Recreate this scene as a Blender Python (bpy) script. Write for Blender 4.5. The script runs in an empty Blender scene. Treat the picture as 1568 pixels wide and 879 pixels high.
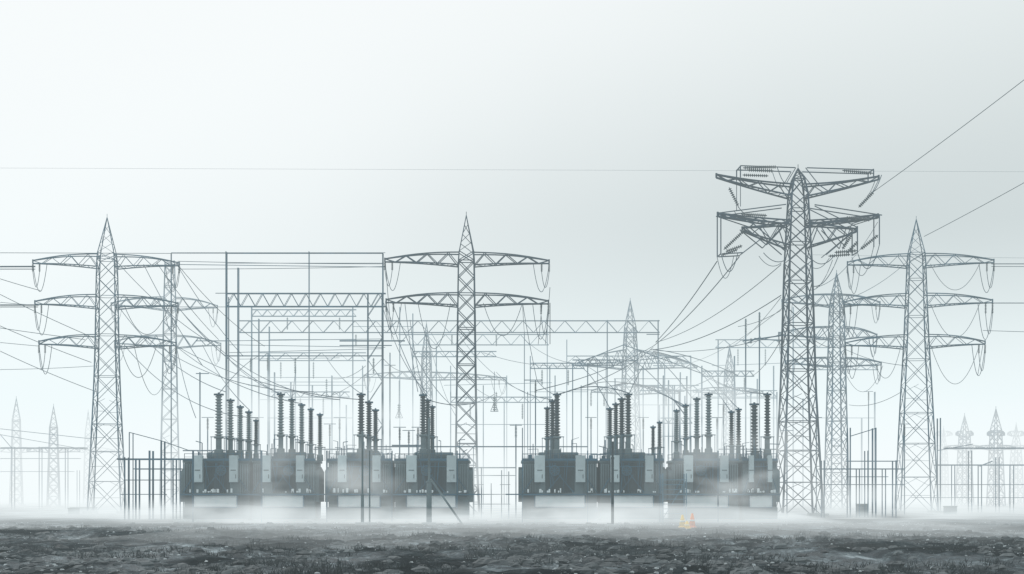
import bpy, math, random
from mathutils import Vector, noise
random.seed(7)
S=bpy.context.scene
F=2178.0; H=2.2; HY=757.0; CX=784.0     # survey constants: focal length (px), eye height (m), horizon, centre line
def P(px,py,D): return Vector(((px-CX)*D/F, D, H+(HY-py)*D/F))
def gx(px,D): return (px-CX)*D/F
def gz(py,D): return H+(HY-py)*D/F
try:
    S.view_settings.view_transform='Standard'; S.view_settings.look='None'; S.view_settings.exposure=0
except Exception: pass

# ---------------------------------------------------------------- materials
def mat(name,col,rough=.6,metal=0.,var=.35,scale=1.5,bump=0.,col2=None):
    m=bpy.data.materials.new(name); m.use_nodes=True; nt=m.node_tree; N=nt.nodes; L=nt.links
    b=N['Principled BSDF']; b.inputs['Roughness'].default_value=rough; b.inputs['Metallic'].default_value=metal
    tc=N.new('ShaderNodeTexCoord'); n=N.new('ShaderNodeTexNoise'); n.inputs['Scale'].default_value=scale; n.inputs['Detail'].default_value=6
    L.new(tc.outputs['Object'],n.inputs['Vector'])
    r=N.new('ShaderNodeValToRGB'); r.color_ramp.elements[0].position=.3; r.color_ramp.elements[1].position=.7
    c2=col2 or tuple(c*(1+var) for c in col)
    r.color_ramp.elements[0].color=tuple(c*(1-var) for c in col)+(1,); r.color_ramp.elements[1].color=tuple(c2)+(1,)
    L.new(n.outputs['Fac'],r.inputs['Fac']); L.new(r.outputs['Color'],b.inputs['Base Color'])
    if bump:
        bp=N.new('ShaderNodeBump'); bp.inputs['Distance'].default_value=bump; L.new(n.outputs['Fac'],bp.inputs['Height']); L.new(bp.outputs['Normal'],b.inputs['Normal'])
    return m
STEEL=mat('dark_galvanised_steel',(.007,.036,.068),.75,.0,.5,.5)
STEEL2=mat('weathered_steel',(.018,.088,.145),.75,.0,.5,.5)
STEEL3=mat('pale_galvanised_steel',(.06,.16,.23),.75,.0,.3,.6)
WIRE=mat('conductor_cable',(.016,.055,.09),.75,.0,.2,.3)
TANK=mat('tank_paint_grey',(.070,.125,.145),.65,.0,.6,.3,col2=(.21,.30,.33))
TANKD=mat('dark_paint_and_recess_shade',(.016,.036,.046),.7,.0,.4,1.2)  # dark fittings, and the painted shade of the tank recess
CAB=mat('cabinet_paint_pale',(.42,.52,.55),.5,0,.2,.8)
TRAY=mat('white_panel_paint',(.70,.78,.80),.5,0,.08,1.5)
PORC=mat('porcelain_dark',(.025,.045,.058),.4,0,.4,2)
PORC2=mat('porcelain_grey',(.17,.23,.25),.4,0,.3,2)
CONC=mat('concrete',(.32,.36,.37),.9,0,.25,1.5,.02)
ORANGE=mat('cone_orange',(.9,.25,.01),.5,0,.1)
YELLOW=mat('cone_yellow',(.9,.58,.02),.5,0,.1)
STONE=mat('stone',(.035,.046,.055),.8,0,.7,.25,col2=(.12,.145,.155))
PALE=mat('pale_gravel',(.36,.41,.43),.7,0,.5,.7)
GRASS=mat('dry_grass',(.022,.032,.034),.8,0,.5,.4)

# ---------------------------------------------------------------- mesh collector
class M:
    def __init__(s): s.v=[]; s.f=[]
    def beam(s,a,b,w,h=None):
        a=Vector(a); b=Vector(b); d=b-a
        if d.length<1e-4: return
        d.normalize(); up=Vector((0,0,1)) if abs(d.z)<.95 else Vector((0,1,0))
        x=d.cross(up).normalized()*(w/2); y=d.cross(x).normalized()*((h or w)/2)
        i=len(s.v)
        for p in (a,b):
            for q in ((-1,-1),(1,-1),(1,1),(-1,1)): s.v.append(p+x*q[0]+y*q[1])
        s.f+=[(i,i+1,i+2,i+3),(i+7,i+6,i+5,i+4)]+[(i+j,i+4+j,i+4+(j+1)%4,i+(j+1)%4) for j in range(4)]
    def box(s,x1,x2,y1,y2,z1,z2):
        i=len(s.v)
        for z in (z1,z2):
            for x,y in ((x1,y1),(x2,y1),(x2,y2),(x1,y2)): s.v.append(Vector((x,y,z)))
        s.f+=[(i+3,i+2,i+1,i),(i+4,i+5,i+6,i+7)]+[(i+j,i+(j+1)%4,i+4+(j+1)%4,i+4+j) for j in range(4)]
    def lathe(s,a,b,prof,n=10):
        a=Vector(a); b=Vector(b); d=(b-a); dn=d.normalized()
        up=Vector((0,0,1)) if abs(dn.z)<.95 else Vector((0,1,0))
        x=dn.cross(up).normalized(); y=dn.cross(x).normalized(); i=len(s.v)
        for t,r in prof:
            c=a+d*t
            for j in range(n):
                q=2*math.pi*j/n; s.v.append(c+x*(r*math.cos(q))+y*(r*math.sin(q)))
        for k in range(len(prof)-1):
            for j in range(n):
                s.f.append((i+k*n+j,i+k*n+(j+1)%n,i+(k+1)*n+(j+1)%n,i+(k+1)*n+j))
        s.f.append(tuple(i+j for j in range(n))[::-1]); k=len(prof)-1; s.f.append(tuple(i+k*n+j for j in range(n)))
    def cyl(s,a,b,r,n=10,r2=None): s.lathe(a,b,[(0,r),(1,r if r2 is None else r2)],n)
    def tube(s,pts,r,n=3):
        i=len(s.v); m=len(pts)
        for k,p in enumerate(pts):
            d=(pts[min(k+1,m-1)]-pts[max(k-1,0)]).normalized()
            up=Vector((0,0,1)) if abs(d.z)<.9 else Vector((0,1,0))
            x=d.cross(up).normalized(); y=d.cross(x).normalized()
            for j in range(n):
                q=2*math.pi*j/n; s.v.append(p+x*(r*math.cos(q))+y*(r*math.sin(q)))
        for k in range(m-1):
            for j in range(n): s.f.append((i+k*n+j,i+k*n+(j+1)%n,i+(k+1)*n+(j+1)%n,i+(k+1)*n+j))
    def sag(s,a,b,sg,r,n=16):
        a=Vector(a); b=Vector(b); s.tube([a.lerp(b,t/n)-Vector((0,0,sg*4*(t/n)*(1-t/n))) for t in range(n+1)],r)
    def ins(s,a,b,r,core=None,nr=12,n=8):
        core=core or r*.35; pr=[(0,core)]
        for k in range(nr):
            t0=.04+.92*k/nr; dt=.92/nr
            pr+=[(t0+dt*.15,core),(t0+dt*.45,r),(t0+dt*.6,r*.95),(t0+dt*.85,core)]
        pr.append((1,core)); s.lathe(a,b,pr,n)
    def truss(s,a,b,h,dep,n,wc,wb,vert=False):
        a=Vector(a); b=Vector(b); Z=Vector((0,0,h)); d=(b-a).normalized()
        Y=Vector((0,0,1)).cross(d).normalized()*(dep)
        for o in (Vector((0,0,0)),Y):
            s.beam(a+o,b+o,wc); s.beam(a+o+Z,b+o+Z,wc)
            for k in range(n):
                p=a.lerp(b,k/n)+o; q=a.lerp(b,(k+.5)/n)+o; r=a.lerp(b,(k+1)/n)+o
                s.beam(p,q+Z,wb); s.beam(q+Z,r,wb)
                if vert: s.beam(q,q+Z,wb)
        for k in range(n+1):
            p=a.lerp(b,k/n); s.beam(p,p+Y,wb); s.beam(p+Z,p+Y+Z,wb)
    def obj(s,name,m,parent=None,smooth=False,bevel=0):
        me=bpy.data.meshes.new(name); me.from_pydata([tuple(v) for v in s.v],[],s.f); me.update()
        if smooth: me.polygons.foreach_set('use_smooth',[True]*len(me.polygons))
        me.materials.append(m); o=bpy.data.objects.new(name,me); S.collection.objects.link(o)
        if parent: o.parent=parent
        if bevel:
            b=o.modifiers.new('bev','BEVEL'); b.width=bevel; b.segments=2; b.limit_method='ANGLE'
        return o
def empty(name,loc=(0,0,0),rz=0):
    e=bpy.data.objects.new(name,None); e.location=loc; e.rotation_euler=(0,0,rz); S.collection.objects.link(e); return e

# ---------------------------------------------------------------- pylons
def interp(tab,z):
    for (z0,w0),(z1,w1) in zip(tab,tab[1:]):
        if z<=z1: return w0+(w1-w0)*(z-z0)/(z1-z0)
    return tab[-1][1]
def pylon(name,px,D,body,arms,m,rz=.12,lw=.13,bw=.055,ratio=1.0,peak=None,loops=True,hang=38,extra=None):
    """body [(py,half px)] base first; arms [(pyTip,pyBot,pyTop,left px,right px,bow)]"""
    k=D/F; e=empty(name,(gx(px,D),D,0),rz); Zp=lambda py: gz(py,D)
    tab=[(0,body[0][1]*k)]+[(Zp(y),w*k) for y,w in body[1:]]
    B=M(); top=tab[-1][0]
    zs=[0]; z=0
    while True:
        w=interp(tab,z); z+=max(2*w*ratio,.7)
        if z>top-.4: break
        zs.append(z)
    zs.append(top)
    C=[(-1,-1),(1,-1),(1,1),(-1,1)]
    def pt(c,z): w=interp(tab,z); return Vector((c[0]*w,c[1]*w,z))
    for i,(a,b) in enumerate(zip(zs,zs[1:])):
        for j in range(4):
            c=C[j]; d=C[(j+1)%4]
            B.beam(pt(c,a),pt(c,b),lw*(1 if a<top*.75 else .8))
            B.beam(pt(c,a),pt(d,b),bw); B.beam(pt(d,a),pt(c,b),bw)
            if i%2==0 or i<3: B.beam(pt(c,b),pt(d,b),bw)
            if i<4:
                B.beam(pt(c,(a+b)/2),(pt(c,(a+b)/2)+pt(d,(a+b)/2))/2,bw*.7)
                B.beam(pt(c,b*.75+a*.25),pt(c,b)*.5+pt(d,b)*.5,bw*.6)
    if peak: 
        pz=Zp(peak); 
        for c in C: B.beam(pt(c,top),Vector((0,0,pz)),lw*.6)
        for q in (.25,.5,.75):
            for j in range(4):
                a=pt(C[j],top).lerp(Vector((0,0,pz)),q-.25); b=pt(C[(j+1)%4],top).lerp(Vector((0,0,pz)),q); B.beam(a,b,bw*.7)
        B.beam((0,0,pz-.2),(0,0,pz+.4),bw*.7)
    B.obj('lattice_body',m,e)
    A=M(); I=M(); W=M()
    for (yt,yb,yp,l,r,bow) in arms:
        zt,zb,zp=Zp(yt),Zp(yb),Zp(yp)
        for ln in (l,r):
            L=(ln-px)*k/math.cos(rz); sg=1 if L>0 else -1
            n=max(4,int(abs(L)/1.1)); wb_=interp(tab,min(zb,top)); wp_=interp(tab,min(zp,top))
            def q(t,up,s):
                z0=zp if up else zb; w0=wp_ if up else wb_
                x=sg*w0*(1-t)+L*t; zz=z0+(zt-z0)*t+(math.sin(math.pi*t)*bow*k*(1 if up else .4))+(.16 if up else -.16)*(t)
                return Vector((x,s*w0*(1-t*.93),zz))
            for s_ in (-1,1):
                for u in range(n):
                    t0,t1=u/n,(u+1)/n
                    A.beam(q(t0,1,s_),q(t1,1,s_),lw*.8); A.beam(q(t0,0,s_),q(t1,0,s_),lw*.8)
                    if u%2==0: A.beam(q(t0,0,s_),q(t1,1,s_),bw)
                    else: A.beam(q(t0,1,s_),q(t1,0,s_),bw)
            for u in range(n+1):
                t0=u/n; A.beam(q(t0,0,-1),q(t0,0,1),bw*.8)
                if u<n: A.beam(q(t0,0,-1),q((u+1)/n,0,1),bw*.7)
            A.beam(q(1,0,0),q(1,1,0)+Vector((0,0,.12)),lw)
            if loops:
                tip=q(1,0,0); h=hang*k*random.uniform(.85,1.15)
                for dx in (0,.09*abs(L)):
                    a=tip-Vector((sg*dx,0,0)); I.ins(a,a-Vector((0,0,h*.35)),.13,nr=7,n=6)
                W.sag(tip-Vector((0,0,h*.35)),tip-Vector((sg*.09*abs(L),0,h*.35)),h*.65,.04)
                W.sag(tip-Vector((0,0,.1)),tip+Vector((-sg*.19*abs(L),0,-.1)),h*1.15,.04)
    if extra: extra(e,I,W,A,k,Zp)
    if A.v: A.obj('cross_arms',m,e)
    if I.v: I.obj('insulator_strings',PORC,e,True)
    if W.v: W.obj('jumper_loops',WIRE,e)
    Fm=M(); w=tab[0][1]
    for c in C: Fm.box(c[0]*w-.45,c[0]*w+.45,c[1]*w-.45,c[1]*w+.45,-.3,.35)
    Fm.obj('concrete_footings',CONC,e,bevel=.04)
    return e

armA=lambda y,l,r:(y-2,y+5,y-14,l,r,3)
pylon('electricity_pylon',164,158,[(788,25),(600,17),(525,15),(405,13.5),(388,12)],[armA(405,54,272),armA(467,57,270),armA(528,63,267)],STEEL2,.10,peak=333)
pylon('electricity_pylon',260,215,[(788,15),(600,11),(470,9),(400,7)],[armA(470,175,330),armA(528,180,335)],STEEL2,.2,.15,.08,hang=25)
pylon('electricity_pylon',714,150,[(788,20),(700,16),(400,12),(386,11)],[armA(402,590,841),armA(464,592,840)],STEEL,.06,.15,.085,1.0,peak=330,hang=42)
pylon('electricity_pylon',1403,162,[(788,28),(600,20),(525,16),(402,12),(388,11)],[armA(404,1300,1518),armA(465,1295,1516),armA(528,1297,1505)],STEEL2,-.10,peak=336,hang=42)
pylon('electricity_pylon',1281,190,[(788,15),(600,11),(470,8.5),(450,6)],[armA(465,1195,1350),armA(515,1190,1345),(556,562,548,1200,1352,2)],STEEL2,.15,.15,.08,peak=418,hang=28)
pylon('electricity_pylon',965,225,[(775,16),(620,11),(540,9),(500,7)],[(560,566,536,880,1070,3),(600,604,590,905,1040,2)],STEEL2,.2,.16,.09,peak=460,loops=False)
pylon('electricity_pylon',653,235,[(775,13),(620,8),(540,6)],[(578,582,570,560,775,2)],STEEL2,.25,.15,.09,peak=495,hang=20)
pylon('electricity_pylon',1117,240,[(775,13),(640,8),(570,6)],[(600,604,594,1060,1170,2)],STEEL2,.2,.15,.09,peak=530,loops=False)
for px,D,yt,w in ((25,262,610,9),(82,230,622,9),(135,285,630,7),(1477,240,636,10),(1525,225,626,10),(1556,270,650,8),(1445,300,655,6)):
    pylon('electricity_pylon',px,D,[(780,w),(700,w*.75),(yt+32,w*.6)],[(690,693,685,px-38,px+38,1)] if px<140 else [(665,668,660,px-14,px+14,1),(686,689,682,px-32,px+32,1)],STEEL2,.2,.15,.09,peak=yt,loops=False)

def big_extra(e,I,W,A,k,Zp):
    def L(px,py,y=0): return Vector(((px-1222)*k,y,Zp(py)))
    for y in (-.9,.9):
        A.beam(L(1130,258,y),L(1214,260,y),.09); A.beam(L(1232,260,y),L(1335,262,y),.09)
        A.beam(L(1130,258,y),L(1130,275,y),.1); A.beam(L(1335,262,y),L(1335,275,y),.1)
        A.beam(L(1130,275,y),L(1130,320,y),.06); A.beam(L(1215,260,y),L(1200,285,y),.07); A.beam(L(1230,260,y),L(1250,285,y),.07)
        A.beam(L(1098,330,y),L(1200,316,y),.09); A.beam(L(1244,316,y),L(1348,331,y),.09)
        A.beam(L(1100,330,y),L(1100,392,y),.1); A.beam(L(1344,331,y),L(1344,375,y),.09)
        A.beam(L(1150,346,y),L(1200,388,y),.09); A.beam(L(1135,350,y),L(1170,378,y),.09); A.beam(L(1170,378,y),L(1200,346,y),.09)
        A.beam(L(1310,348,y),L(1310,388,y),.1); A.beam(L(1244,318,y),L(1310,350,y),.08); A.beam(L(1262,392,y),L(1310,352,y),.08)
        A.beam(L(1262,350,y),L(1290,378,y),.08); A.beam(L(1290,378,y),L(1300,348,y),.07); A.beam(L(1100,330,y),L(1150,346,y),.09); A.beam(L(1344,331,y),L(1300,345,y),.08)
        A.beam(L(1102,392,y),L(1134,390,y),.1); A.beam(L(1134,390,y),L(1160,370,y),.09)
    for px,py in ((1100,330),(1344,331),(1310,388),(1100,392),(1150,346),(1130,259),(1335,261)): A.beam(L(px,py,-.9),L(px,py,.9),.09)
    R=.19
    for a,b in (((1133,262),(1186,260)),((1286,264),(1333,268)),((1140,265),(1180,266)),((1112,292),(1126,320)),((1104,386),(1136,356)),
                ((1107,389),(1132,380)),((1311,320),(1334,296)),((1314,384),(1341,362)),((1290,336),(1330,339)),((1130,332),(1170,334)),((1292,390),(1310,372)),((1286,384),(1300,362)),((1274,389),(1308,386))):
        nr=max(7,int(math.dist(a,b)/3.2))
        I.ins(L(*a,-1.1),L(*b,-1.1),R,.05,nr=nr,n=7)
        if a[1]%2: I.ins(L(*a,1.1),L(*b,1.1),R*.9,.05,nr=nr,n=7)
    for a,b,s_ in (((1100,392),(1126,390),28),((1126,320),(1150,332),6),((1186,260),(1200,285),5),((1334,296),(1347,270),3),((1240,400),(1275,392),10),((1310,390),(1344,375),30),((1165,390),(1200,400),8),((1240,440),(1280,395),14)):
        W.sag(L(*a,-1),L(*b,-1),s_*k,.045); W.sag(L(*a,1),L(*b,1),s_*1.2*k,.035)
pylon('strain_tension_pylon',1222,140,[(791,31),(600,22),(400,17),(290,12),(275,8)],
      [(271,302,284,1096,1347,-2),(352,378,342,1136,1312,-1),(330,346,340,1098,1346,-1)],STEEL,.05,.17,.075,.85,peak=258,loops=False,extra=big_extra)

# ---------------------------------------------------------------- gantries
def gantry(name,D,m,posts,trusses,lines=(),insul=(),dep=.45,pw=.12,cw=.10,bw=.06,lattice=()):
    x0=sum(p[0] for p in posts)/len(posts); e=empty(name,(gx(x0,D),D,0)); o=Vector((gx(x0,D),D,0)); g=M(); I=M()
    for px,py in posts:
        x=gx(px,D)-o.x
        for y in (0,dep): g.beam((x,y,-.2),(x,y,gz(py,D)),pw)
        z=2.
        while z<gz(py,D): g.beam((x,0,z),(x,dep,z),bw); z+=3
    for px,py,w in lattice:
        x=gx(px,D)-o.x; h=gz(py,D); w=w*D/F; n=int(h/(w*1.4)); s=1
        for y in (0,dep):
            g.beam((x-w/2,y,-.2),(x-w/2,y,h),.12); g.beam((x+w/2,y,-.2),(x+w/2,y,h),.12)
            for i in range(n):
                s=-s; g.beam((x-s*w/2,y,h*i/n),(x+s*w/2,y,h*(i+1)/n),bw)
    for x1,x2,yt,yb,n in trusses:
        g.truss(P(x1,yb,D)-o,P(x2,yb,D)-o,(yb-yt)*D/F,dep,n,cw,bw)
    for x1,y1,x2,y2,w in lines: g.beam(P(x1,y1,D)-o,P(x2,y2,D)-o,w)
    for px,y1,y2 in insul: I.ins(P(px,y1,D)-o,P(px,y2,D)-o,.15,nr=9,n=6)
    g.obj('steel_frame',m,e)
    if I.v: I.obj('insulator_strings',PORC2,e,True)
gantry('substation_gantry',172,STEEL2,[(346,385),(586,387)],[(346,590,449,469,11)],
   [(262,387,590,387,.06),(346,388,586,388,.1),(346,403,586,403,.06),(270,405,590,409,.07),(346,470,586,470,.12),(346,545,586,545,.12),(346,522,586,519,.06),
    (350,528,590,532,.06),(350,540,585,534,.06),(300,522,346,522,.09),(520,522,620,522,.15),(520,529,600,529,.1)],
   [(384,548,570),(452,548,572),(572,548,572),(410,547,568)],lattice=[(574,450,22)],dep=.6)
gantry('substation_gantry',178,STEEL2,[(262,388),(364,410),(350,455)],[],[(262,388,364,388,.05),(262,470,346,470,.06),(330,449,364,449,.08)],[],dep=.15,pw=.1)
gantry('substation_gantry',205,STEEL2,[(396,488),(473,385),(653,508),(803,508),(930,490),(1008,490),(365,410),(597,540)],[(366,1010,491,509,20)],
   [(346,578,590,578,.07),(366,550,520,548,.07),(540,578,775,578,.08),(660,528,800,528,.08),(990,512,1010,512,.12)],[(692,512,528),(760,512,530),(545,512,530),(500,580,610),(760,600,630)])
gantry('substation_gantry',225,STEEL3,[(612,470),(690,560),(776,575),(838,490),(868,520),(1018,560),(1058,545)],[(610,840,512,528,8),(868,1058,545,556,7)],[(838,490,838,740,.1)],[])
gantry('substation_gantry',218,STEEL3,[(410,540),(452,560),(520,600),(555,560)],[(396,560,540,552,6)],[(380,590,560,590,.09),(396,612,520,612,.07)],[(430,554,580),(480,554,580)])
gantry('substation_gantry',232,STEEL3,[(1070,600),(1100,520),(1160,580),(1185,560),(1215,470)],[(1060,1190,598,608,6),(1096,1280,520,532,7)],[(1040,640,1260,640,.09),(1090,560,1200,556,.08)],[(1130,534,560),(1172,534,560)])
gantry('substation_gantry',190,STEEL2,[(877,556),(900,556),(1052,576),(942,580)],[(877,955,551,559,5)],
   [(877,560,1040,546,.09),(940,580,1052,580,.07),(877,597,955,597,.08),(885,556,955,528,.1),(955,528,1075,572,.1),(915,556,915,700,.1),(928,556,928,700,.08)],[(905,600,622),(925,600,622)])
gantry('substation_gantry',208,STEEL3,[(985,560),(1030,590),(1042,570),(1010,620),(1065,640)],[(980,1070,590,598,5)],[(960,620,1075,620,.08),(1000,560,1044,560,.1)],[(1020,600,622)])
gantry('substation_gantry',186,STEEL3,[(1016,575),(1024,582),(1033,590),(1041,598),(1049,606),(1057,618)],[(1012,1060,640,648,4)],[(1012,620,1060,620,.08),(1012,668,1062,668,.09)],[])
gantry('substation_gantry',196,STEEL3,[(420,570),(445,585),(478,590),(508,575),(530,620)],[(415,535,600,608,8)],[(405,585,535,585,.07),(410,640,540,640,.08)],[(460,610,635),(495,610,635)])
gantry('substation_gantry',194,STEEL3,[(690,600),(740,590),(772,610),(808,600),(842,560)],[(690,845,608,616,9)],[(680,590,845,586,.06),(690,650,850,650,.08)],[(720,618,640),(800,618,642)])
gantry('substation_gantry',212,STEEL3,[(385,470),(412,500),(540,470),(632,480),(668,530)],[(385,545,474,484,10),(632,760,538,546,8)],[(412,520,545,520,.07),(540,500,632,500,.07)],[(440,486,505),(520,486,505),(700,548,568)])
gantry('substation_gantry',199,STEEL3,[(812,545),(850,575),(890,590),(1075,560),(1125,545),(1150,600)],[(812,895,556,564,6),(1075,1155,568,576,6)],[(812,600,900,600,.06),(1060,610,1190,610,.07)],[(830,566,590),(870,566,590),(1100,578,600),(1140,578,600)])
gantry('substation_gantry',175,STEEL2,[(1142,488),(1163,478),(306,570),(820,582)],[],
   [(1138,522,1196,514,.14),(1142,526,1165,516,.1),(1155,518,1196,522,.1),(803,582,830,582,.1),(300,572,320,572,.1)],[(1142,488,512),(1163,478,500),(1150,518,526)],dep=.15)
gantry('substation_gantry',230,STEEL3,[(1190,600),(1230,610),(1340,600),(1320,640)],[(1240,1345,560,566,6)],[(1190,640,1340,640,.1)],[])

# ---------------------------------------------------------------- transformers
DT=115.; K=DT/F
def transformer(px,hw,bush,fan=True,cons=True):
    e=empty('power_transformer',(gx(px,DT),DT,0))
    t=M(); d=M(); c=M(); w=M(); s=M(); b1=M(); b2=M(); cc=M(); f=M()
    def B(m,x1,x2,z1,z2,y1,y2): m.box(x1*K,x2*K,y1*K,y2*K,z1*K,z2*K)
    B(cc,-hw+1,hw-1,-6,4,-15,80)
    B(t,-hw,hw,4.1,90,0,70); B(t,-hw-2,hw+2,90.1,94,-3,73)
    B(t,-hw-1,hw+1,4.2,22,-4,-.1)
    for sx in (-1,1):
        for i in range(14): y=4+i*4.6; a=sx*(hw+.05); b_=sx*(hw+6); B(f,min(a,b_),max(a,b_),30,84-abs(i-6),y,y+1.4)
    x=-hw+1.5
    while x<hw-1:
        if abs(abs(x)-27)>9 : 
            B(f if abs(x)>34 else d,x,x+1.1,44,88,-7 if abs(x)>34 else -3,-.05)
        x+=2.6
    B(d,-19*(hw/50),20*(hw/50),46,89,-.9,-.06)  # flat dark sheet on the tank front, painted as recess shade
    B(s,-hw-2,hw+2,40.2,42.6,-17,-.1); B(s,-hw-1,hw+1,93,96.5,-6,-3.1)
    sc=hw/50.
    B(c,-34*sc,-20*sc,60,101,-12,-1); B(c,21*sc,34*sc,60,101,-12,-1)
    for xx in (-27*sc,27.5*sc):
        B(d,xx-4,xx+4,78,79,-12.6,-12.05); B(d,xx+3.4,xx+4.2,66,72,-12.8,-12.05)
    B(w,-33*sc,33*sc,22.5,40,-13,-1)
    B(s,-34.5*sc,-33.05*sc,21,40.1,-14,-1); B(s,33.05*sc,34.5*sc,21,40.1,-14,-1); B(s,-34*sc,34*sc,20.5,22.4,-14,-1)
    for i in range(12):
        xx=random.uniform(-hw+5,hw-6); B(w,xx,xx+random.uniform(1.5,4),44.2,44.2+random.uniform(2,7),-11,-8)
    def bm(x1,z1,x2,z2,y,wd): s.beam((x1*K,y*K,z1*K),(x2*K,y*K,z2*K),wd*K)
    bm(-19*sc,44,2,72,-9,1.2); bm(19*sc,44,-2,72,-9,1.2); bm(-hw,44,-36*sc,66,-9,1.1); bm(hw,44,36*sc,66,-9,1.1)
    bm(-10,58,-17,92,-8,.9); bm(9,58,12,96,-8,.9); bm(-19*sc,84,20*sc,84,-8.4,.9)
    for i in range(5):
        xx=random.uniform(-18,16); bm(xx,46,xx+random.uniform(-4,4),90,-6,.8)
    if fan:
        for xx,zz,r in ((random.choice((-8,8)),78,8),):
            s.cyl((xx*K,-9*K,zz*K),(xx*K,-6*K,zz*K),r*K,16); d.cyl((xx*K,-9.3*K,zz*K),(xx*K,-9.05*K,zz*K),r*.82*K,16)
            for q in range(4):
                a=q*math.pi/4; s.beam(((xx-math.cos(a)*r)*K,-9.6*K,(zz-math.sin(a)*r)*K),((xx+math.cos(a)*r)*K,-9.6*K,(zz+math.sin(a)*r)*K),.8*K)
    if cons:
        t.lathe((-hw*.55*K,58*K,103*K),(hw*.55*K,58*K,103*K),[(0,4*K),(.02,5*K),(.98,5*K),(1,4*K)],14)
        for xx in (-hw*.4,0,hw*.4): bm(xx,94,xx,102,58,2)
    for y in (2,66):
        bm(-hw,104,hw,104,y,.7); bm(-hw,99,hw,99,y,.5)
        xx=-hw
        while xx<=hw+.1: bm(xx,94,xx,104.5,y,.8); xx+=hw/4
    for i in range(14):
        xx=random.uniform(-hw*.9,hw*.9); zz=random.uniform(100,128); y=random.uniform(5,60)
        bm(xx,94,xx,zz,y,random.uniform(.7,1.4)); 
        if random.random()<.6: bm(xx,zz,xx+random.uniform(-18,18),zz+random.uniform(-2,4),y,random.uniform(.6,1.2))
        if random.random()<.4: s.box((xx-3)*K,(xx+3)*K,(y-2)*K,(y+2)*K,94*K,random.uniform(99,104)*K)
    for i,(bx,y1,y2,r,tone) in enumerate(bush):
        y=14+i*11; sc2=1+y*K/DT; r=r*1.08
        z1=H+(HY-y1)*K*sc2; z2=H+(HY-y2)*K*sc2; x=((bx-CX)*K*sc2-gx(px,DT))/K
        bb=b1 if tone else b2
        pn=14
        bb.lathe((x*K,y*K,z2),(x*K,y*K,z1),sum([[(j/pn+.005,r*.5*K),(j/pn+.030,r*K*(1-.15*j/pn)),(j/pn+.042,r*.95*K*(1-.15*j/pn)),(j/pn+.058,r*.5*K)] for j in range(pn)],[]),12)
        s.cyl((x*K,y*K,z1-.02),(x*K,y*K,z1+2.*K),r*1.2*K,10); s.cyl((x*K,y*K,z1),(x*K,y*K,z1+4*K),r*.25*K,6)
        t.lathe((x*K,y*K,94*K),(x*K,y*K,z2),[(0,r*1.2*K),(.45,r*1.1*K),(.46,r*.7*K),(.9,r*.7*K),(.91,r*1.15*K),(1,r*1.15*K)],12)
        for q in (-1,1): bm(x+q*r*1.8,94,x+q*r*1.8,z2/K-1,y,.8)
        bm(x-r*2,z2/K-1,x+r*2,z2/K-1,y,1.2)
    t.obj('tank_and_conservator',TANK,e,bevel=.05); 
    f.obj('radiator_fins',TANK,e); d.obj('dark_fins_and_recess_shade',TANKD,e); c.obj('control_cabinets',CAB,e,bevel=.03); w.obj('drip_tray_panels',TRAY,e,bevel=.02)
    s.obj('pipes_rails_braces',STEEL2,e); cc.obj('concrete_plinth',CONC,e,bevel=.04)
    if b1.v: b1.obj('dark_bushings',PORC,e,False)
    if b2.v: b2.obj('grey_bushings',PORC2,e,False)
    return e
transformer(332,50,[(335,605,668,6,0),(353,614,670,5,0),(368,624,672,4.5,0),(381,632,674,4.5,0),(392,645,680,3.5,1)])
transformer(435,47,[(430,605,665,5,0),(447,613,667,4.5,0),(462,621,676,4.5,0),(476,628,680,4,1),(490,636,684,4,1)])
transformer(551,48,[(553,605,665,5.5,1),(565,617,668,5,1),(575,629,672,4.5,1)])
transformer(661,56,[(648,606,665,5,1),(655,614,667,4.5,1),(662,624,668,4.,1)])
transformer(857,57,[(853,605,668,5,1),(846,615,669,4.5,1),(838,626,670,4.,1)])
transformer(967,48,[(962,605,665,5,1),(952,612,666,5,1),(943,620,667,4.5,1),(934,627,668,4.5,1)])
transformer(1080,50,[(1085,605,665,5,0),(1067,612,667,4.5,0),(1050,622,670,4,0),(1036,630,675,4,0),(1010,648,684,3.5,1),(1000,655,686,3.5,1)])
transformer(1163,26,[(1175,605,668,5,1),(1155,620,690,6,1),(1131,628,682,4.,1),(1120,632,682,4.,1)],cons=False,fan=False)
for a,b_ in ((272,745),(768,1196)):
    g=M(); g.box(gx(a,DT),gx(b_,DT),DT-1.5,DT+5,-.4,.12); g.obj('concrete_platform',CONC,bevel=.03)

# ---------------------------------------------------------------- low steelwork
def frame(name,D,m,verts,horiz,diag=(),dep=1.2):
    x0=verts[0][0]; o=Vector((gx(x0,D),D,0)); e=empty(name,o); g=M()
    for px,yt,w in verts:
        for y in (0,dep): g.beam((gx(px,D)-o.x,y,-.2),(gx(px,D)-o.x,y,gz(yt,D)),w)
    for x1,x2,py,w in horiz:
        for y in (0,dep): g.beam((gx(x1,D)-o.x,y+.01,gz(py,D)),(gx(x2,D)-o.x,y+.01,gz(py,D)),w)
        for x in (x1,x2): g.beam((gx(x,D)-o.x,0,gz(py,D)),(gx(x,D)-o.x,dep,gz(py,D)),w)
    for x1,y1,x2,y2,w in diag: g.beam(P(x1,y1,D)-o,P(x2,y2,D)-o,w)
    g.obj('steelwork',m,e); return e
frame('steel_support_frame',122,STEEL2,[(191,700,.1),(208,703,.12),(229,690,.14),(247,675,.12),(198,662,.07),(265,704,.1),(276,704,.08)],[(180,280,703,.12),(205,277,718,.08),(185,250,757,.06),(190,276,735,.06)],[(198,662,247,675,.06),(247,675,290,690,.06)])
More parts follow.
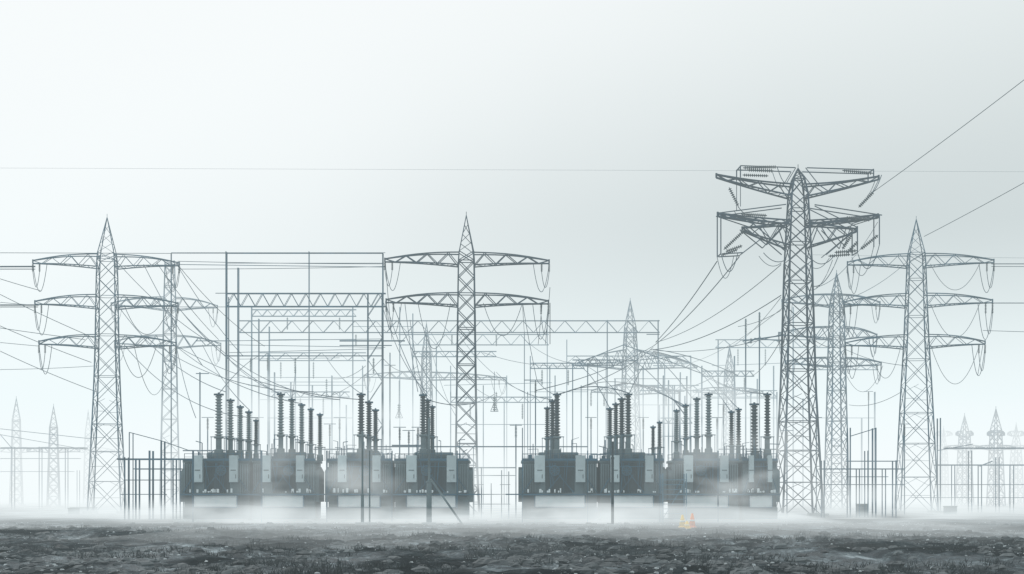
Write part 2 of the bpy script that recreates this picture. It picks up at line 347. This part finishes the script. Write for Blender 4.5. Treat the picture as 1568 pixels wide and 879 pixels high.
frame('steel_support_frame',118,STEEL2,[(501,690,.08),(508,700,.08),(515,690,.08)],[(500,516,705,.08),(500,516,740,.06)])
frame('steel_access_gate',126,STEEL2,[(725,715,.1),(737,715,.08),(752,740,.06),(768,720,.08),(779,722,.1),(790,650,.08),(800,655,.07)],[(724,790,716,.08),(724,790,728,.05),(724,740,742,.05),(766,781,742,.05),(724,790,757,.07),(724,781,772,.05)],[(725,684,800,684,.07),(725,684,725,716,.06)])
frame('steel_support_frame',121,STEEL2,[(1153,728,.08),(1164,732,.07),(1176,730,.07),(1188,728,.07)],[(1153,1190,730,.07),(1153,1190,757,.07),(1153,1190,745,.05)],[(1153,730,1176,757,.05)])
frame('steel_support_frame',132,STEEL2,[(1262,705,.1),(1302,655,.1),(1316,718,.09),(1329,690,.09),(1341,655,.12),(1356,718,.08),(1372,705,.1)],[(1258,1385,718,.08),(1300,1375,706,.06),(1258,1385,742,.06),(1300,1360,730,.05)],[(1302,668,1341,656,.07)])
frame('busbar_support_frame',165,STEEL2,[(1440,640,.12),(1462,712,.09),(1488,690,.1),(1503,712,.1),(1530,700,.09),(1552,712,.09),(1580,690,.09),(1640,690,.09)],[(1436,1660,712,.12),(1450,1660,686,.1),(1436,1660,742,.07),(1400,1568,762,.06)],[(1436,690,1490,680,.07),(1500,714,1520,706,.12)])
frame('busbar_support_frame',200,STEEL2,[(-40,684,.09),(18,684,.1),(60,684,.09),(100,686,.1),(118,720,.07)],[(-60,130,686,.15),(-60,120,702,.06),(-60,110,722,.05)],[(-60,650,140,672,.08),(-60,655,140,690,.07),(0,665,18,686,.07)])
frame('pipe_rail',112.2,STEEL2,[(295,690,.07),(400,690,.07),(500,690,.07),(600,690,.07),(700,690,.07)],[(285,735,757,.09)],[],.3)
frame('pipe_rail',112.2,STEEL2,[(800,690,.07),(900,690,.07),(1010,690,.07),(1100,690,.07)],[(775,1150,757,.09)],[],.3)
D=111; o=Vector((gx(1015,D),D,0)); e=empty('steel_ladder',o); g=M()
w=gx(1051,D)-o.x
for x in (0,w): g.beam((x,0,0),(x,0,gz(725,D)),.09); g.beam((x,1.5,0),(x,1.5,gz(725,D)),.09)
for i in range(9): z=.3+i*.38; g.beam((0,0,z),(w,0,z),.045); g.beam((0,1.5,z),(w,1.5,z),.04)
g.beam((0,0,.3),(w,0,3.3),.05); g.obj('rails_and_rungs',STEEL3,e)
def post(px,ybase,ymid,ytop,rl,ru,D,arm=None,m=STEEL):
    e=empty('equipment_post',(gx(px,D),D,0)); g=M(); c=M()
    g.lathe((0,0,0),(0,0,gz(ymid,D)),[(0,rl*1.3),(.03,rl*1.3),(.031,rl),(.97,rl*.95),(.971,rl*1.2),(1,rl*1.2)],12)
    g.cyl((0,0,gz(ymid,D)),(0,0,gz(ytop,D)),ru,8)
    if arm: g.beam((.1,0,gz(arm[0],D)),(gx(arm[1],D)-gx(px,D),0,0),.14)
    c.box(-.5,.5,-.5,.5,-.2,.15)
    g.obj('pole_shaft',m,e); c.obj('concrete_base',CONC,e,bevel=.03)
post(657,800,737,640,.2,.08,104,(733,708),TANK); post(938,805,700,676,.1,.08,98,None,TANKD); post(555,803,757,660,.12,.07,104,None,TANK); post(566,803,757,690,.06,.05,104.5,None,TANK)
for px,yt,yb,D in ((612,655,700,135),(626,660,700,135),(640,655,700,135),(790,652,700,138),(905,640,700,150),(318,640,700,140),(505,650,700,140),(520,640,700,142),(1205,660,720,136),(1098,640,700,150),(1108,620,700,160),(597,560,700,150),(820,585,700,150),(1040,600,700,165),(1250,640,720,150),(395,640,700,150),(1385,650,720,150),(1330,600,700,190),(985,640,700,150)):
    e=empty('busbar_post_insulator',(gx(px,D),D,0)); g=M(); I=M(); z=gz(yt,D)
    g.cyl((0,0,-.1),(0,0,z-1.2),.06,8); I.ins((0,0,z-1.2),(0,0,z),.13,nr=8); g.beam((-.6,0,z+.05),(.6,0,z+.05),.06)
    g.obj('support_post',STEEL2,e); I.obj('post_insulator',PORC,e,True)
for x1,x2,y,D in ((600,650,682,134),(560,740,684,136),(725,800,684,140),(800,900,684,142),(905,1010,696,140),(1100,1190,688,140),(280,400,690,140),(480,600,688,140)):
    g=M(); g.cyl(P(x1,y,D),P(x2,y,D),.06,8); g.obj('busbar_tube',STEEL2)
for x,y,D in ((757,630,150),(611,640,160)):
    e=empty('suspended_insulator',P(x,y,D)); g=M(); I=M()
    I.ins((0,0,1.6),(0,0,0),.2,nr=6); g.beam((0,0,1.6),(0,0,4.2),.05); g.beam((-.4,0,0),(0,0,1.),.06); g.beam((.4,0,0),(0,0,1.),.06); g.beam((-.4,0,0),(.4,0,0),.06)
    g.obj('hanger',STEEL2,e); I.obj('discs',PORC2,e,True)

# ---------------------------------------------------------------- conductors
def wires(name,L,r=.035):
    g=M()
    for w in L:
        x1,y1,d1,x2,y2,d2,sg=w[:7]; g.sag(P(x1,y1,d1),P(x2,y2,d2),sg*(d1+d2)/2/F,(w[7] if len(w)>7 else r)*1.1,24)
    return g.obj(name,WIRE)
wires('overhead_earth_wire',[(-900,254,200,2400,266,200,0,.014)])
wires('overhead_power_lines',[(-300,386,160,262,388,172,0),(-300,409,158,54,408,158,0,.09),(-300,412,158,54,412,158,0,.05),(-300,467,158,58,467,158,0,.08),(-300,470,158,58,470,158,0,.05),
 (-200,340,150,150,520,158,8),(-200,350,150,62,445,158,6),(-200,400,150,140,555,160,8),(-200,430,150,148,600,162,10),(-200,470,160,130,520,160,2),
 (-200,440,190,60,468,170,2),(-200,500,200,60,530,170,2),(-200,560,190,150,560,190,6)],.035)
wires('overhead_power_lines',[(272,405,158,405,530,170,10),(272,407,158,372,545,150,8),(240,402,158,335,520,165,6),(220,405,158,310,560,140,6),(180,402,158,330,530,150,10),(270,467,158,352,550,150,6),
 (270,467,158,430,605,118,14),(267,528,158,553,612,118,18),(267,528,158,461,618,118,16),(240,528,158,480,600,118,20),(190,528,158,395,640,118,30),(180,467,158,345,600,118,22),(272,470,158,520,612,125,34),
 (184,528,160,240,528,160,50),(190,467,160,260,467,160,45),(205,528,160,262,540,200,70),(260,470,180,300,640,130,20),(310,528,172,382,628,118,10),
 (346,545,172,430,603,118,8),(396,545,172,335,603,118,-6),(452,572,172,447,611,118,2),(500,548,172,553,603,118,6)],.036)
wires('overhead_power_lines',[(272,387,172,590,387,172,0),(272,400,172,590,404,172,1),(272,412,172,590,408,172,1),(590,462,150,650,606,116,12),(600,462,150,697,625,140,24),(620,464,150,640,600,120,8),(628,490,150,655,612,118,20),
 (590,402,150,600,520,165,4),(842,464,150,842,527,165,0,.05),(842,440,150,835,527,165,4),(800,464,150,822,582,150,4),(800,464,150,803,510,200,4),(830,464,150,824,527,170,2),(640,464,150,690,464,150,70),(740,464,150,800,464,150,50),
 (586,470,172,653,600,118,20),(586,548,172,640,560,200,14),(740,540,205,920,555,190,12),(822,582,150,853,606,118,4),(653,500,235,700,640,180,20),(586,548,172,510,605,160,6),(510,580,172,560,560,172,6),
 (660,509,205,760,612,180,18),(700,509,205,803,600,180,14),(803,520,205,880,556,190,8),(760,570,190,846,612,118,10),(655,612,117,757,604,150,12)],.036)
wires('overhead_power_lines',[(1004,524,190,1098,400,140,6,.05),(1000,530,190,1132,393,140,9,.05),(1005,524,190,1196,405,140,14,.04),(995,536,190,1196,452,140,14,.05),(1000,536,190,1196,512,140,10,.035),
 (1000,530,190,820,598,150,8,.045),(1000,532,190,853,604,116,10,.045),(1000,540,190,962,606,116,-6,.035),(880,560,190,935,628,118,-14,.04),(862,602,150,962,602,120,-10,.05),(900,590,190,1050,622,120,-16,.045),(955,545,190,1052,640,125,-12,.045),(1075,572,190,1160,600,160,8),
 (1060,560,190,1120,632,125,-6),(1000,535,190,1130,575,170,-6,.05),(1120,530,240,1196,455,150,8,.03),(1040,560,240,1200,470,160,12,.03),(1130,500,175,1196,475,160,4),
 (1000,538,190,1090,572,180,-4,.06),(1000,545,190,1060,610,160,-6,.05),(940,590,170,1048,625,125,-14,.06),(1020,600,180,1120,560,200,8,.04),(1075,568,199,1175,603,118,10),(1090,576,199,1131,626,118,4),(1150,576,199,1196,520,142,8),(895,560,199,952,610,118,-6)],.036)
wires('overhead_power_lines',[(1334,296,140,1800,-62,110,6,.034),(1347,272,140,1335,296,139,0),(1415,362,160,1800,145,120,4,.036),(1344,340,140,1300,402,160,4,.025),(1518,404,162,1900,404,162,0,.05),(1518,408,162,1900,409,162,0),(1516,464,162,1900,464,162,0,.05),(1505,506,162,1900,512,162,2,.03),
 (1240,390,200,1900,396,200,2,.02),(1250,440,142,1300,404,162,6),(1240,470,142,1390,400,162,16,.03),(1250,520,142,1297,465,162,6),(1246,520,142,1297,528,162,8),(1260,515,190,1390,560,162,10),(1290,560,190,1352,560,190,40,.03),
 (1297,404,162,1300,440,162,0),(1330,520,162,1380,528,162,55,.03),(1425,528,162,1500,528,162,60,.03),(1425,465,162,1500,465,162,52,.03),(1425,404,162,1500,404,162,40,.03),(1505,528,162,1497,575,162,0,.03),(1250,640,150,1200,560,160,-10),(1300,620,190,1380,600,165,8)],.034)

# ---------------------------------------------------------------- traffic cones
def cone(px,py,m,h):
    D=H*F/(py-HY); e=empty('traffic_cone',(gx(px,D),D,0)); a=M(); b=M()
    a.box(-.26,.26,-.26,.26,0,.06); a.lathe((0,0,.06),(0,0,h),[(0,.23),(.45,.17),(1,.06)],14); b.lathe((0,0,h*.45),(0,0,h*.56),[(0,.185),(1,.165)],14)
    a.obj('cone_body',m,e,True); b.obj('reflective_band',TRAY,e,True)
cone(1045,808,YELLOW,.85); cone(1052,810,YELLOW,.5); cone(1060,808,ORANGE,.95)

# ---------------------------------------------------------------- ground
def gh(x,y):
    n=noise.noise
    a=.24*n(Vector((x*.05,y*.04,0)))+.22*n(Vector((x*.22,y*.16,3)))+.14*n(Vector((x*.8,y*.6,7)))+.07*n(Vector((x*2.4,y*1.8,11)))
    return a*max(0,min(1,(106-y)/26))*(1 if y>0 else 0.6)-.02
ys=[-300,-150,-60,-20,0,10,18]; y=24.
while y<118: ys.append(y); y*=1.0034
while y<6000: ys.append(y); y*=1.12
us=[-60,-30,-15,-8,-4,-2,-1.2]+[ -0.75+1.5*i/460 for i in range(461)]+[1.2,2,4,8,15,30,60]
vs=[];fs=[];nc=len(us)
for y in ys:
    q=max(y,30)
    for u in us: x=u*q*.62; vs.append((x,y,gh(x,y)))
for i in range(len(ys)-1):
    for j in range(nc-1): a=i*nc+j; fs.append((a,a+1,a+nc+1,a+nc))
g=M(); g.v=vs; g.f=fs
GM=bpy.data.materials.new('wet_rough_ground'); GM.use_nodes=True; nt=GM.node_tree; N=nt.nodes; L=nt.links; b=N['Principled BSDF']
tc=N.new('ShaderNodeTexCoord')
def nz(sc,det=6,dist=0,rough=.6,st=1.):
    n=N.new('ShaderNodeTexNoise'); n.inputs['Scale'].default_value=sc; n.inputs['Detail'].default_value=det; n.inputs['Roughness'].default_value=rough; n.inputs['Distortion'].default_value=dist
    mp=N.new('ShaderNodeMapping'); mp.inputs['Scale'].default_value=(1,st,1); L.new(tc.outputs['Object'],mp.inputs[0]); L.new(mp.outputs[0],n.inputs['Vector']); return n
n1=nz(.13,6,.8,.62,.5); n2=nz(.9,10,.9,.75,.6); n3=nz(4,6,1.,.7,.6)
def ramp(src,els):
    r=N.new('ShaderNodeValToRGB'); cr=r.color_ramp
    while len(cr.elements)<len(els): cr.elements.new(.5)
    for e_,(p,c) in zip(cr.elements,els): e_.position=p; e_.color=(c,c,c,1) if not isinstance(c,tuple) else c+(1,)
    L.new(src,r.inputs['Fac']); return r
r1=ramp(n2.outputs['Fac'],[(.32,(.002,.004,.006)),(.46,(.010,.018,.024)),(.55,(.038,.056,.066)),(.64,(.17,.21,.23))])  # low bump noise goes near black: cavity shade put into the base colour
r2=ramp(n1.outputs['Fac'],[(.40,.2),(.50,.9),(.59,2.3)])
mx=N.new('ShaderNodeMix'); mx.data_type='RGBA'; mx.blend_type='MULTIPLY'; mx.inputs[0].default_value=1
L.new(r1.outputs[0],mx.inputs[6]); L.new(r2.outputs[0],mx.inputs[7])
r3=ramp(n3.outputs['Fac'],[(.62,0.),(.67,1.)])
mx2=N.new('ShaderNodeMix'); mx2.data_type='RGBA'; L.new(r3.outputs[0],mx2.inputs[0]); L.new(mx.outputs[2],mx2.inputs[6]); mx2.inputs[7].default_value=(.32,.38,.40,1)
L.new(mx2.outputs[2],b.inputs['Base Color'])
rr=ramp(n1.outputs['Fac'],[(.45,1.),(.6,.5)]); L.new(rr.outputs[0],b.inputs['Roughness']); 
rs=ramp(n1.outputs['Fac'],[(.45,0.02),(.6,.35)]); L.new(rs.outputs[0],b.inputs['Specular IOR Level'])
bp=N.new('ShaderNodeBump'); bp.inputs['Distance'].default_value=.5; bp.inputs['Strength'].default_value=1; L.new(n2.outputs['Fac'],bp.inputs['Height'])
bp2=N.new('ShaderNodeBump'); bp2.inputs['Distance'].default_value=.1; L.new(n3.outputs['Fac'],bp2.inputs['Height']); L.new(bp.outputs['Normal'],bp2.inputs['Normal']); L.new(bp2.outputs['Normal'],b.inputs['Normal'])
g.obj('ground',GM,smooth=True)
g=M()
def rock(g,x,y,r,fl=.6):
    i=len(g.v); n=7; z0=gh(x,y)
    for k,(rz_,rr_) in enumerate(((-.3,1.),(.35,.95),(.8,.55))):
        for j in range(n):
            q=2*math.pi*(j+.3*k)/n; s_=r*rr_*random.uniform(.7,1.3); g.v.append(Vector((x+s_*math.cos(q),y+s_*math.sin(q),z0+r*fl*rz_*random.uniform(.8,1.2))))
    for k in range(2):
        for j in range(n): g.f.append((i+k*n+j,i+k*n+(j+1)%n,i+(k+1)*n+(j+1)%n,i+(k+1)*n+j))
    g.f.append(tuple(i+2*n+j for j in range(n)))
g2=M()
for i in range(8000):
    y=32*math.exp(random.random()*1.25); x=random.uniform(-.42,.42)*y*1.05
    nv=noise.noise(Vector((x*.1,y*.07,9)))
    if nv<-.05 and random.random()<.8: continue
    if random.random()<.38: rock(g2,x,y,random.choice((.025,.035,.05,.07)),.8)
    else: rock(g,x,y,random.choice((.04,.06,.08,.12,.2,.28)),.55)
g.obj('scattered_stones',STONE); g2.obj('pale_gravel',PALE)
g=M()
for cx_,cy_,rr_ in ((568,824,.8),(740,874,.6),(1410,812,.5),(1215,806,.5),(120,852,.5),(1320,800,.5),(470,868,.4),(985,862,.35),(60,806,.5),(1510,805,.6),(300,876,.5),(860,868,.4),(1120,850,.4),(250,822,.4)):
    D=H*F/(cy_-HY); x=gx(cx_,D)
    for i in range(22): rock(g,x+random.gauss(0,rr_),D+random.gauss(0,rr_*.6),rr_*random.uniform(.15,.5),.75)
g.obj('rubble_clumps',STONE)
g=M()
for i in range(1500):
    y=32*math.exp(random.random()*1.05); x=random.uniform(-.4,.4)*y
    if noise.noise(Vector((x*.12,y*.12,2)))<-.02: continue
    for b_ in range(10):
        a=random.uniform(0,6.28); h=random.uniform(.06,.28); l=random.uniform(.03,.2); bx=x+random.gauss(0,.16); by=y+random.gauss(0,.12); z=gh(bx,by)
        i0=len(g.v); g.v+=[Vector((bx-.016,by,z)),Vector((bx+.016,by,z)),Vector((bx+l*math.cos(a),by+l*math.sin(a),z+h))]; g.f.append((i0,i0+1,i0+2))
g.obj('grass_tufts',GRASS)
for px,D,w,h in ((113,150,.5,.7),(1320,140,.5,1.2),(1455,150,.6,.9),(128,170,1.5,.6)):
    e=empty('cable_kiosk',(gx(px,D),D,0)); a=M(); a.box(-w,w,-.4,.4,-.1,h); a.box(-w-.06,w+.06,-.46,.46,h+.003,h+.08); a.obj('housing',TANK,e,bevel=.04); c=M(); c.box(-w-.2,w+.2,-.6,.6,-.15,.08); c.obj('plinth',CONC,e)

# ---------------------------------------------------------------- fog & mist (homogeneous volumes, emission put in for scattered light)
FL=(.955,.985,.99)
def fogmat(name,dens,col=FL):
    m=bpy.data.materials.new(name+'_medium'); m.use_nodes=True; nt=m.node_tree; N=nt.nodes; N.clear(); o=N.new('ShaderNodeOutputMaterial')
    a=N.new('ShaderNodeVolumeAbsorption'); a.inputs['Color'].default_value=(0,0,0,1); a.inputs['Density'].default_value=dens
    e=N.new('ShaderNodeEmission'); e.inputs['Color'].default_value=col+(1,); e.inputs['Strength'].default_value=dens  # self-glow replaces the light that mist would scatter
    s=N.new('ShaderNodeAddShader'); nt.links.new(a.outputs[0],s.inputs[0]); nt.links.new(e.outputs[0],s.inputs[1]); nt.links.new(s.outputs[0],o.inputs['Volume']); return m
def fog(name,dens,x1,x2,y1,y2,z1,z2,col=FL):
    g=M(); g.box(x1,x2,y1,y2,z1,z2); return g.obj(name,fogmat(name,dens,col))
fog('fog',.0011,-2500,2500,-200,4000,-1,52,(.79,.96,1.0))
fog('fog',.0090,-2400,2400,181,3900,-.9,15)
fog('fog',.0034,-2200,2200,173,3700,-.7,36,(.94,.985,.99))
g=M(); nx,ny=150,60; x0,x1_,y0,y1_=-120,120,48,179
for j in range(ny+1):
    for i in range(nx+1):
        x=x0+(x1_-x0)*i/nx; y=y0+(y1_-y0)*j/ny
        f=.55+noise.fractal(Vector((x*.05,y*.035,5)),1.,2.,4)*1.0
        edge=min(1,i/4,(nx-i)/4,j/12,(ny-j)/4)
        g.v.append(Vector((x,y,-.55+edge*(.6+max(0,min(1.5,1.35*f))))))
for j in range(ny):
    for i in range(nx): a=j*(nx+1)+i; g.f.append((a,a+1,a+nx+2,a+nx+1))
nb=len(g.v); g.v+=[Vector((x0,y0,-.8)),Vector((x1_,y0,-.8)),Vector((x1_,y1_,-.8)),Vector((x0,y1_,-.8))]
g.f.append((nb+3,nb+2,nb+1,nb))
g.f.append(tuple([nb,nb+1]+[i for i in range(nx,-1,-1)])); g.f.append(tuple([nb+2,nb+3]+[ny*(nx+1)+i for i in range(nx+1)]))
g.f.append(tuple([nb+1,nb+2]+[j*(nx+1)+nx for j in range(ny,-1,-1)])); g.f.append(tuple([nb+3,nb]+[j*(nx+1) for j in range(ny+1)]))
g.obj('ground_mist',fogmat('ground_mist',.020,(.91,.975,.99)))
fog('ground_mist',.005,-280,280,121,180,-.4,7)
# drifting mist banks: lens-shaped, thickness broken up by noise
def bank(px,py,D,rx,rz,th,dens):
    k=D/F; X,Z=gx(px,D),gz(py,D); rx*=k; rz*=k; g=M(); nr,na=18,56; off=random.random()*50
    def T(r,a):
        x=r*math.cos(a)*rx; z=r*math.sin(a)*rz
        n=.55+noise.fractal(Vector((x*.2+off,z*.45,off)),1.,2.,4)*.9
        return th*max(0.02,(1-r*r)**2*max(.12,n))
    for sgn in (-1,1):
        b0=len(g.v); g.v.append(Vector((X,D+sgn*T(0,0),Z)))
        for i in range(1,nr+1):
            r=i/nr
            for j in range(na):
                a=2*math.pi*j/na; t=T(r,a) if i<nr else .01
                g.v.append(Vector((X+r*math.cos(a)*rx,D+sgn*t,Z+r*math.sin(a)*rz)))
        for j in range(na):
            f=(b0,b0+1+j,b0+1+(j+1)%na); g.f.append(f if sgn<0 else f[::-1])
        for i in range(nr-1):
            for j in range(na):
                a=b0+1+i*na+j; b_=b0+1+i*na+(j+1)%na; f=(a,a+na,b_+na,b_); g.f.append(f if sgn<0 else f[::-1])
    h=1+nr*na; o1=1+(nr-1)*na; o2=h+o1
    for j in range(na): g.f.append((o1+j,o2+j,o2+(j+1)%na,o1+(j+1)%na))
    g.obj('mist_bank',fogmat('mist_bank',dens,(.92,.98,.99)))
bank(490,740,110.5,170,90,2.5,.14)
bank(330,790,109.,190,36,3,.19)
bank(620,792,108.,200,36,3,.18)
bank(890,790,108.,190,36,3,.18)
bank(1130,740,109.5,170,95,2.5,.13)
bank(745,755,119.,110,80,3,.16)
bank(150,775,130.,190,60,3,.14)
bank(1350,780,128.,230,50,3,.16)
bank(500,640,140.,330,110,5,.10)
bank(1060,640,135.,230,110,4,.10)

# ---------------------------------------------------------------- world, sun
W=bpy.data.worlds.new('World'); S.world=W; W.use_nodes=True; nt=W.node_tree; N=nt.nodes; L=nt.links; N.clear()
out=N.new('ShaderNodeOutputWorld'); sky=N.new('ShaderNodeTexSky'); sky.sky_type='NISHITA'; sky.sun_disc=False; sky.sun_elevation=math.radians(38); sky.sun_rotation=math.radians(-40)
bg=N.new('ShaderNodeBackground'); bg.inputs[1].default_value=.06; L.new(sky.outputs[0],bg.inputs[0])
tc=N.new('ShaderNodeTexCoord'); sp=N.new('ShaderNodeSeparateXYZ'); L.new(tc.outputs['Generated'],sp.inputs[0])
def mth(op,a,b=None,c=None):
    n=N.new('ShaderNodeMath'); n.operation=op
    for i,v in enumerate((a,b,c)):
        if v is None: continue
        if isinstance(v,(int,float)): n.inputs[i].default_value=v
        else: L.new(v,n.inputs[i])
    return n.outputs[0]
el=mth('MULTIPLY',mth('ADD',sp.outputs['Z'],.05),1/.45)
cr=N.new('ShaderNodeValToRGB'); L.new(el,cr.inputs[0]); cr.color_ramp.interpolation='B_SPLINE'
els=[(-.05,.97),(.05,.97),(.10,.74),(.15,.62),(.19,.62),(.25,.70),(.33,.83),(.4,.92)]
while len(cr.color_ramp.elements)<len(els): cr.color_ramp.elements.new(.5)
for e_,(z,v) in zip(cr.color_ramp.elements,els): e_.position=(z+.05)/.45; e_.color=(v*.965,v*1.015,v*1.005,1)
nn=N.new('ShaderNodeTexNoise'); nn.inputs['Scale'].default_value=2.2; nn.inputs['Detail'].default_value=3; L.new(tc.outputs['Generated'],nn.inputs['Vector'])
fx=mth('ADD',mth('MULTIPLY',sp.outputs['X'],-1.7),mth('MULTIPLY',mth('SUBTRACT',sp.outputs['Z'],.15),2.2))
fx=mth('ADD',fx,mth('MULTIPLY',nn.outputs['Fac'],.4)); 
fc=N.new('ShaderNodeMapRange'); fc.interpolation_type='SMOOTHSTEP'; fc.inputs[1].default_value=-.2; fc.inputs[2].default_value=.85; L.new(fx,fc.inputs[0])
mx=N.new('ShaderNodeMix'); mx.data_type='RGBA'; L.new(fc.outputs[0],mx.inputs[0]); L.new(cr.outputs[0],mx.inputs[6]); mx.inputs[7].default_value=(.99,1.0,.995,1)
cb=N.new('ShaderNodeBackground'); L.new(mx.outputs[2],cb.inputs[0])
ms=N.new('ShaderNodeMixShader'); ms.inputs[0].default_value=.95; L.new(bg.outputs[0],ms.inputs[1]); L.new(cb.outputs[0],ms.inputs[2]); L.new(ms.outputs[0],out.inputs[0])
try: W.cycles.sampling_method='NONE'
except Exception as ex: print(ex)
sd=bpy.data.lights.new('sun','SUN'); sd.energy=.9; sd.angle=math.radians(14); sd.color=(1,.985,.96); so=bpy.data.objects.new('sun',sd); S.collection.objects.link(so)
az=math.radians(-40); elv=math.radians(38); dv=Vector((math.sin(az)*math.cos(elv),math.cos(az)*math.cos(elv),math.sin(elv)))
so.rotation_euler=dv.to_track_quat('Z','Y').to_euler()

# ---------------------------------------------------------------- camera
cd=bpy.data.cameras.new('camera'); co=bpy.data.objects.new('camera',cd); S.collection.objects.link(co); S.camera=co
co.location=(0,0,H); co.rotation_euler=(math.pi/2,0,0); cd.sensor_width=36; cd.lens=F/1568*36; cd.shift_y=(HY-439.5)/1568; cd.clip_end=9000; cd.clip_start=.1
